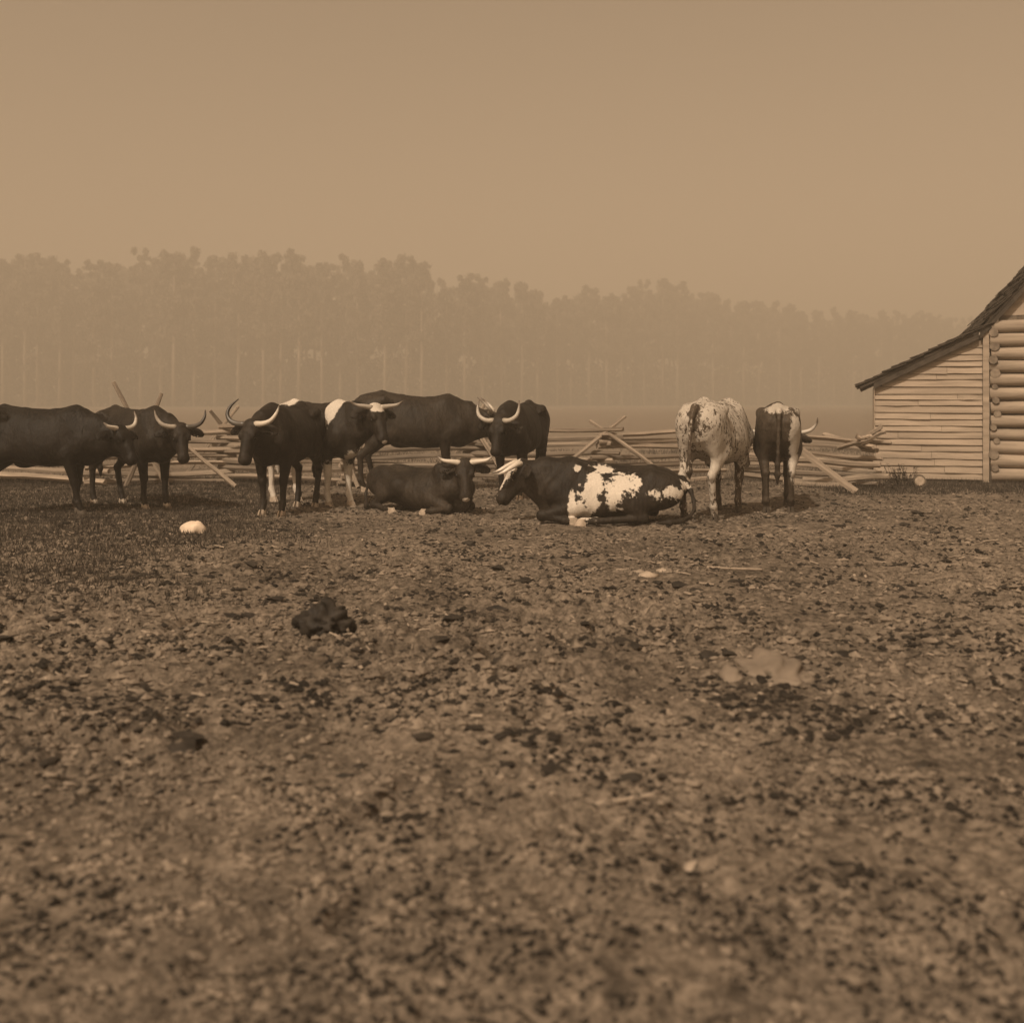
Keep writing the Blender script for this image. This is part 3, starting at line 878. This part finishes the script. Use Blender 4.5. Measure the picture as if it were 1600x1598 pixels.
# roof: sheathing slabs and shingles
def slab(u0, u1, y0, y1, th, mat, name, lift=0.0, parent=barn):
    za, zb = roof_z(u0) + lift, roof_z(u1 - 1e-4) + lift
    V = [(u0, y0, za), (u0, y1, za), (u1, y0, zb), (u1, y1, zb)]
    V += [(x, y, z_ + th) for x, y, z_ in V]
    return obj(name, mesh_from(name, V, [(0, 1, 3, 2), (4, 6, 7, 5), (0, 4, 5, 1), (2, 3, 7, 6), (0, 2, 6, 4), (1, 5, 7, 3)], mat), parent)
roof = slab(-.27, 1.80, -.13, 6.0, .05, M['shingle'], 'roof')
main_roof = slab(1.801, 4.10, -.14, 6.0, .05, M['shingle'], 'main_roof')
V = [(4.101, -.27, roof_z(4.1)), (4.101, 6, roof_z(4.1)), (6.6, -.27, 2.9), (6.6, 6, 2.9)]
V += [(x, y, z_ + .05) for x, y, z_ in V]
obj('back_roof', mesh_from('back_roof', V, [(0, 1, 3, 2), (4, 6, 7, 5), (0, 4, 5, 1), (2, 3, 7, 6), (0, 2, 6, 4), (1, 5, 7, 3)], M['shingle']), barn)
slab(-.02, 1.79, -.12, -.09, -.11, M['shingle'], 'rafter', -.003)
slab(1.81, 4.08, -.12, -.09, -.13, M['shingle'], 'rafter', -.003)
def shingle(u, y, w, slope, base_z, rgn):
    L = .42; lift = .03 + rgn.uniform(0, .03)
    c, s_ = math.cos(math.atan(slope)), math.sin(math.atan(slope))
    V = []
    for (a, th) in ((0, lift), (L, .004)):
        for yy in (y, y + w):
            for t in (0, .018):
                n_ = th + t
                V.append((u + a * c - n_ * s_, yy, base_z + a * s_ + n_ * c))
    return V, [(0, 1, 3, 2), (4, 6, 7, 5), (0, 4, 5, 1), (2, 3, 7, 6), (0, 2, 6, 4), (1, 5, 7, 3)]
rest_v, rest_f = [], []
u = -.33
while u < 3.9:
    slope = .495 if u < 1.75 else 1.15
    bz = roof_z(max(u, -.27)) + .056 + (0 if u > -.27 else -.03)
    y = -.17 + rb.uniform(-.03, .02); c = 0
    while y < 5.8:
        w = rb.uniform(.12, .19) if c < 3 else .6
        V, Fc = shingle(u + rb.uniform(-.02, .02), y, w - .008, slope, bz, rb)
        if c < 3: obj('shingle', mesh_from('shingle', V, Fc, M['shingle']), roof if slope < 1 else main_roof)
        else:
            o0 = len(rest_v); rest_v += V; rest_f += [tuple(i + o0 for i in f) for f in Fc]
        y += w; c += 1
    u += .165 if slope < 1 else .12
tag(obj('shingles', mesh_from('shingles', rest_v, rest_f, M['shingle']), barn), kind='stuff')

# ------------------------------------------------------------------ stones, sticks and lumps
def blob_mesh(name, rx, ry, rz, seed, mat, rough=.18, sub=3, freq=2.0, flat=0.0):
    bm = bmesh.new(); bmesh.ops.create_icosphere(bm, subdivisions=sub, radius=1)
    for v in bm.verts:
        c = v.co
        n = noise2(np.array([c.x * freq + seed]), np.array([c.y * freq + c.z * 1.7 * freq]), seed % 13)[0] + .5 * noise2(np.array([c.z * 2 * freq + seed]), np.array([c.x * 2 * freq - c.y * freq]), seed % 7)[0]
        k = 1 + rough * n * 1.6
        v.co = Vector((c.x * rx * k, c.y * ry * k, max(c.z, -flat if flat else -9) * rz * k))
    me = bpy.data.meshes.new(name); bm.to_mesh(me); bm.free(); me.materials.append(mat)
    me.polygons.foreach_set('use_smooth', np.ones(len(me.polygons), dtype=bool))
    return me
def ground_obj(name, me, px, py, label, cat, group=None, sink=0.0, rz=0.0, rx=0.0):
    d = depth_of(py); p = at(px, d)
    o = obj(name, me, None, (p.x, p.y, gz(p.x, p.y) - sink), (rx, 0, rz))
    return tag(o, label, cat, group)
ground_obj('white_rock', blob_mesh('white_rock', .14, .10, .10, 5, M['rock'], .25), 302, 834, 'large smooth white rock lying in the short grass', 'rock', sink=-.03)
lump = ground_obj('crumpled_lump', blob_mesh('crumpled_lump', .165, .13, .13, 21, M['dung'], .42, 4, 3.0), 506, 992, 'dark crumpled lump lying on bare earth', 'lump', sink=-.05)
ground_obj('flat_stone', blob_mesh('flat_stone', .18, .34, .085, 8, M['flat'], .35, 4, 2.0), 1205, 1052, 'broad flat pale stone set in the bare earth', 'stone', sink=.01, rx=.06)
ground_obj('flat_stone', blob_mesh('flat_stone', .06, .09, .05, 33, M['flat'], .25, 3, 1.5), 1142, 1062, 'small tilted pale stone beside the broad flat stone', 'stone', sink=.0, rx=.3)
ground_obj('white_stone', blob_mesh('white_stone', .028, .026, .024, 4, M['dull'], .5), 1082, 1340, 'knobbly white pebble in front of the pale stick', 'stone', sink=-.012)
for i, (px, py, r_) in enumerate([(1012, 902, .085), (1036, 894, .06), (1000, 896, .05), (1062, 893, .055)]):
    ground_obj('pale_stone', blob_mesh('pale_stone', r_, r_ * .8, r_ * .42, 40 + i, M['dull'] if i < 2 else M['slab'], .4, 2), px, py,
               ['largest white stone of the loose cluster beside the long twig', 'rounded white stone just behind the largest one of the cluster', 'dull stone at the end of the cluster away from the twig', 'dull stone of the cluster nearest the long twig'][i], 'stone', 'pale stones in the yard')
def stick(px0, py0, px1, py1, r_, label, mat, seed):
    p, q = at(px0, depth_of(py0)), at(px1, depth_of(py1))
    p.z = gz(p.x, p.y) + r_ * .9; q.z = gz(q.x, q.y) + r_ * .9
    o = put_bar('stick', rail_mesh(1.0, r_ * 2, r_ * 1.5, seed, .3, .004), 1.0, p, q, None)
    o.data.materials[0] = mat
    return tag(o, label, 'stick')
stick(912, 1262, 1022, 1264, .012, 'pale straight stick lying on the earth', M['straw'], 501)
stick(1105, 889, 1190, 896, .018, 'long thin twig lying beside the pale stones', M['straw'], 502)
stick(1440, 850, 1560, 846, .015, 'thin broken rail splinter on the ground before the barn', M['wood'], 503)
# weeds and short log by the barn foot
def leaf_strip(base, d, L, w, droop):
    d = Vector(d).normalized(); sd = d.cross(Vector((0, 0, 1))).normalized()
    V = []
    for t in (0, .35, .7, 1.0):
        p = Vector(base) + d * L * t - Vector((0, 0, droop * L * t * t)); ww = w * (1 - t) ** .6 * (0.5 + t)
        V += [p - sd * ww, p + sd * ww]
    return V, [(0, 1, 3, 2), (2, 3, 5, 4), (4, 5, 7, 6)]
def weed(px, d, h, n, label, seed):
    rw = random.Random(seed); root = at(px, d)
    e = tag(empty('weed_clump', root), label, 'weed')
    sv, sf, lv, lf = [], [], [], []
    for i in range(n):
        a = rw.uniform(0, 6.28); b = Vector((rw.uniform(-.22, .22), rw.uniform(-.1, .1), -.01))
        top = b + Vector((math.cos(a) * .12, math.sin(a) * .12, h * rw.uniform(.5, 1)))
        V, Fc, A = tube([b, (b + top) / 2 + Vector((.01, 0, 0)), top], [.006, .005, .003], 4)
        o0 = len(sv); sv += V; sf += [tuple(k + o0 for k in f) for f in Fc]
        for k in range(14):
            t = rw.uniform(.1, 1); a2 = rw.uniform(0, 6.28)
            V, Fc = leaf_strip(b.lerp(top, t), (math.cos(a2), math.sin(a2), rw.uniform(0, .9)), rw.uniform(.05, .12), .014, .5)
            o0 = len(lv); lv += V; lf += [tuple(k2 + o0 for k2 in f) for f in Fc]
    obj('stem', mesh_from('stem', sv, sf, M['weed']), e); obj('foliage', mesh_from('foliage', lv, lf, M['weed']), e)
weed(1410, 19.2, .42, 30, 'low scrubby weeds growing at the foot of the barn wall', 3)
weed(1385, 18.2, .16, 8, 'very low weeds at the end of the tumbled rails', 4)
lg = tag(empty('short_log', at(1437, 19.0, .10), R(72)), 'short dark log with a pale cut end beside the weeds', 'log')
V, Fc, A = tube([(-.25, 0, 0), (0, .01, .01), (.24, 0, 0)], [.105, .11, .105], 12)
obj('log_bark', mesh_from('log_bark', V, Fc, M['chink'], False), lg)
V, Fc, A = tube([(-.262, 0.01, .015), (-.251, .01, .015)], [.075, .085], 12)
obj('cut_end', mesh_from('cut_end', V, Fc, M['log']), lg)

# ------------------------------------------------------------------ stuff: clods, straw, grass
def octa():
    v = np.array([(1, 0, 0), (0, 1, 0), (-1, 0, 0), (0, -1, 0), (0, 0, 1), (0, 0, -1)], dtype=float)
    f = np.array([(0, 1, 4), (1, 2, 4), (2, 3, 4), (3, 0, 4), (1, 0, 5), (2, 1, 5), (3, 2, 5), (0, 3, 5)])
    return v, f
def ico():
    bm = bmesh.new(); bmesh.ops.create_icosphere(bm, subdivisions=1, radius=1)
    v = np.array([x.co for x in bm.verts]); f = np.array([[q.index for q in p.verts] for p in bm.faces]); bm.free()
    return v, f
def scatter_clods(name, n, ymin, ymax, rmin, rmax, mat, label, seed, flat=.6, power=2.2, shape=octa, clump=.9, nf=.8):
    r = np.random.default_rng(seed)
    iv, fc = shape()
    y = ymin * (ymax / ymin) ** r.random(n)
    x = (r.random(n) * 2 - 1) * (y * .5 + .4)
    keep = sstep(-.35, .45, fbm(x, y, nf, 3, 77 + seed)) > r.random(n) * clump
    x, y = x[keep], y[keep]; n = len(x)
    rad = rmin + (rmax - rmin) * r.random(n) ** power
    rad *= np.clip(y / 6, .42, 1.0)
    V = iv[None] * (1 + .38 * (r.random((n, len(iv), 1)) * 2 - 1)) + .22 * (r.random((n, len(iv), 3)) * 2 - 1)
    ang = r.random(n) * 6.28; c, s_ = np.cos(ang)[:, None], np.sin(ang)[:, None]
    st = .7 + .9 * r.random((n, 1))
    vx, vy, vz = V[..., 0] * st, V[..., 1], V[..., 2] * flat
    V = np.stack([vx * c - vy * s_, vx * s_ + vy * c, vz], -1) * rad[:, None, None]
    V += np.stack([x, y, relief(x, y) + rad * .10], -1)[:, None]
    Fq = fc[None] + (np.arange(n) * len(iv))[:, None, None]
    return tag(obj(name, mesh_np(name, V.reshape(-1, 3), Fq.reshape(-1, 3), mat, False)), label, None, None, 'stuff')
scatter_clods('clods', 70000, 2.3, 19, .006, .036, M['clod'], 'loose clods of trampled earth over the yard', 1, .65, 2.2)
scatter_clods('crumbs', 52000, 2.5, 19, .006, .034, M['crumb'], 'dark crumbs of dung and humus standing in for shade among the clods', 3, .6, 2.4, nf=1.3)  # dark bits also supply the shade missing between clods
scatter_clods('dung', 420, 4.0, 19, .03, .085, M['dung'], 'flattened dark dung scattered over the yard', 9, .35, 1.6, ico)
scatter_clods('pebbles', 5000, 3, 19, .005, .024, M['slab'], 'pale pebbles and chips strewn over the yard', 2, .5, 2.2)

def scatter_straw(n):
    r = np.random.default_rng(4)
    y = 5.0 * (19 / 5.0) ** r.random(n); x = (r.random(n) * 2 - 1) * (y * .5 + .3)
    keep = sstep(-.3, .5, fbm(x, y, .6, 2, 87)) > r.random(n) * .8
    x, y = x[keep], y[keep]; n = len(x)
    L = (.012 + .06 * r.random(n) ** 2.5) * np.clip(y / 9, .5, 1); w = .003 + .012 * r.random(n) ** 3
    a = r.random(n) * 3.14; dx, dy = np.cos(a), np.sin(a)
    z = relief(x, y) + .012
    t = (r.random(n) - .5) * .02
    P = np.stack([np.stack([x - dx * L - dy * w, y - dy * L + dx * w, z - t], -1), np.stack([x + dx * L - dy * w, y + dy * L + dx * w, z + t], -1),
                  np.stack([x + dx * L + dy * w, y + dy * L - dx * w, z + t + .006], -1), np.stack([x - dx * L + dy * w, y - dy * L - dx * w, z - t + .006], -1)], 1)
    q = np.arange(n * 4).reshape(n, 4)
    tag(obj('straw', mesh_np('straw', P.reshape(-1, 3), q, M['straw'], False)), 'scattered straw and chips trodden into the earth', None, None, 'stuff')
scatter_straw(2200)

def grass(name, n, xmin, xmax, ymin, ymax, hmin, hmax, dens, label, seed):
    r = np.random.default_rng(seed)
    x = xmin + (xmax - xmin) * r.random(n); y = ymin + (ymax - ymin) * r.random(n)
    keep = dens(x, y) > r.random(n)
    x, y = x[keep], y[keep]; n = len(x)
    h = hmin + (hmax - hmin) * r.random(n) ** 1.5; w = .0035 + .004 * r.random(n)
    a = r.random(n) * 6.28; lx, ly = (r.random(n) - .5) * 1.1 * h, (r.random(n) - .5) * 1.1 * h
    dx, dy = np.cos(a) * w, np.sin(a) * w
    z = relief(x, y) - .004
    P = np.stack([np.stack([x - dx, y - dy, z], -1), np.stack([x + dx, y + dy, z], -1), np.stack([x + lx, y + ly, z + h], -1)], 1)
    tag(obj(name, mesh_np(name, P.reshape(-1, 3), np.arange(n * 3).reshape(n, 3), M['grass'], False)), label, None, None, 'stuff')
grass('grass', 190000, -10.5, -0.5, 5.5, 21, .025, .075, lambda x, y: sstep(6, 11, y + 2.5 * fbm(x, y, .4, 2, 93)) * sstep(.15, .9, (-x - .18 * y) * .45 + .25 * sstep(9, 13, y) + .5 * fbm(x, y, .5, 2, 97)),
      'short cropped grass growing among the oxen', 5)
grass('far_grass', 60000, -12, 14, 18.5, 34, .04, .14, lambda x, y: sstep(-.3, .3, fbm(x, y, .4, 2, 99)) + 0 * x, 'rough grass growing around and beyond the fence', 6)
grass('barn_grass', 25000, 5.2, 13, 17.3, 20.6, .03, .12, lambda x, y: .8 + 0 * x, 'rough grass along the foot of the barn', 8)
grass('tufts', 60000, -6, 8, 4, 18, .012, .04, lambda x, y: sstep(.12, .5, fbm(x, y, .9, 3, 101)), 'thin sprigs of grass in the trampled earth', 7)

# ------------------------------------------------------------------ the far wood
def tree_meshes(seed, pine):
    r = np.random.default_rng(seed)
    H = 30.0
    V, Fc, A = tube([(0, 0, 0), (.15, .05, H * .35), (.05, .2, H * .7), (.1, .1, H * .96)], [.50, .38, .24, .05], 8)
    for k in range(9):
        z0 = H * (.42 + .05 * k) ; a = r.random() * 6.28; L = 3.6 * (1 - .06 * k)
        v2, f2, _ = tube([(0.08, .1, z0), (math.cos(a) * L * .5, math.sin(a) * L * .5, z0 + .9), (math.cos(a) * L, math.sin(a) * L, z0 + 1.2)], [.14, .09, .03], 5)
        o0 = len(V); V = V + v2; Fc = Fc + [tuple(i + o0 for i in f) for f in f2]
    tr = mesh_from('trunk', V, Fc, M['bark'], True)
    P = []
    nc = 46
    for k in range(nc):
        t = r.random() ** (.8 if pine else 1.0)
        z0 = H * ((.42 if pine else .22) + (.56 if pine else .76) * t)
        prof = (1 - .55 * t) * (.55 + .45 * math.sin(min(1, t * 3 + .2) * 1.57)) * (4.6 if pine else 5.2)
        rad = prof * math.sqrt(r.random()) ; a = r.random() * 6.28
        c = np.array((rad * math.cos(a), rad * math.sin(a), z0))
        m = 70; sr = (1.25 + .9 * r.random()) * (1 - .3 * t)
        q = r.normal(size=(m, 3)); q /= np.linalg.norm(q, axis=1)[:, None]
        ctr = c + q * (sr * r.random((m, 1)) ** .5) * np.array((1, 1, .62))
        sz = .26 + .30 * r.random((m, 1))
        d1 = r.normal(size=(m, 3)); d1 /= np.linalg.norm(d1, axis=1)[:, None]
        d2 = np.cross(d1, r.normal(size=(m, 3))); d2 /= np.linalg.norm(d2, axis=1)[:, None]
        P.append(np.stack([ctr - d1 * sz, ctr + d2 * sz * .6, ctr + d1 * sz, ctr - d2 * sz * .6], 1))
    P = np.concatenate(P)
    return tr, mesh_np('crown', P.reshape(-1, 3), np.arange(len(P) * 4).reshape(-1, 4), M['leaf'], False)
TREES = [tree_meshes(50 + i, i % 3 != 2) for i in range(7)]
rt = random.Random(12)
# edge of the wood: runs from near on the left to far on the right; top row of the skyline follows the photograph
sky_px = [(-120, 400), (50, 395), (90, 395), (110, 415), (135, 422), (150, 400), (165, 395), (185, 427), (200, 402), (215, 390), (300, 388), (330, 390), (345, 406), (370, 395), (400, 388), (470, 390), (495, 400),
          (510, 412), (540, 394), (570, 414), (600, 400), (640, 394), (660, 400), (680, 420), (690, 440), (700, 446), (715, 425), (730, 420), (745, 434), (775, 427), (790, 440), (830, 440), (850, 462), (895, 460),
          (920, 436), (940, 445), (955, 464), (975, 455), (1000, 440), (1040, 437), (1060, 442), (1075, 462), (1095, 450), (1110, 445), (1130, 460), (1200, 470), (1250, 476), (1350, 482), (1450, 488), (1600, 500), (1800, 505)]
def top_row(px):
    return float(np.interp(px, [p for p, _ in sky_px], [q for _, q in sky_px]))
def edge_d(px):
    return float(np.interp(px, [-150, 650, 1100, 1800], [325, 335, 430, 510]))
count = 0
px = -130.0
while px < 1780:
    d0 = edge_d(px)
    for row in range(4):
        d = d0 + row * 14 + rt.uniform(-5, 5)
        ppx = px + rt.uniform(-6, 6) + row * 7
        ht = CAM_H + (HZ - top_row(ppx) + rt.uniform(-7, 4) - (0, 16, 26, 8)[row]) * d / FPX
        tr, cr = TREES[rt.randrange(7)]
        s = ht / 30.0
        e = empty('tree', at(ppx, d), rt.uniform(0, 6.28), 1.0)
        wsc = s * rt.uniform(.62, .85)
        e.scale = (wsc, wsc, s)
        tag(e, 'tall tree of the hazy wood far behind the fence', 'tree', 'trees of the far wood')
        obj('trunk', tr, e); obj('crown', cr, e); count += 1
    px += 31 * 335 / d0 * rt.uniform(.85, 1.15)
def undergrowth():
    r = np.random.default_rng(31); n = 70000
    ppx = -250 + 2150 * r.random(n); d = np.interp(ppx, [-150, 650, 1100, 1800], [325, 335, 430, 510]) + 6 + 45 * r.random(n)
    x = (ppx - 800) / FPX * d; z = 21 * r.random(n) ** 1.3 * (.6 + .8 * np.abs(noise2(x * .08, d * .05, 4)))
    c = np.stack([x, d, z], -1); sz = .45 + .5 * r.random((n, 1))
    d1 = r.normal(size=(n, 3)); d1 /= np.linalg.norm(d1, axis=1)[:, None]
    d2 = np.cross(d1, r.normal(size=(n, 3))); d2 /= np.linalg.norm(d2, axis=1)[:, None]
    P = np.stack([c - d1 * sz, c + d2 * sz * .7, c + d1 * sz, c - d2 * sz * .7], 1)
    tag(obj('undergrowth', mesh_np('undergrowth', P.reshape(-1, 3), np.arange(n * 4).reshape(n, 4), M['leaf'], False)), 'dense undergrowth beneath the far trees', None, None, 'stuff')
undergrowth()

# ------------------------------------------------------------------ haze
hz = box_mesh('haze', -900, 900, -40, 800, -1.0, 62, None)
hm = bpy.data.materials.new('haze'); hm.use_nodes = True
hn = hm.node_tree; hn.nodes.clear()
pv = hn.nodes.new('ShaderNodeVolumePrincipled'); ho = hn.nodes.new('ShaderNodeOutputMaterial')
pv.inputs['Color'].default_value = (0.98, 0.86, 0.70, 1)
pv.inputs['Density'].default_value = 0.0044
pv.inputs['Anisotropy'].default_value = 0.0
hn.links.new(pv.outputs[0], ho.inputs['Volume'])
hz.materials.append(hm)
tag(obj('haze', hz), 'pale haze in the air over the yard and wood', None, None, 'stuff')
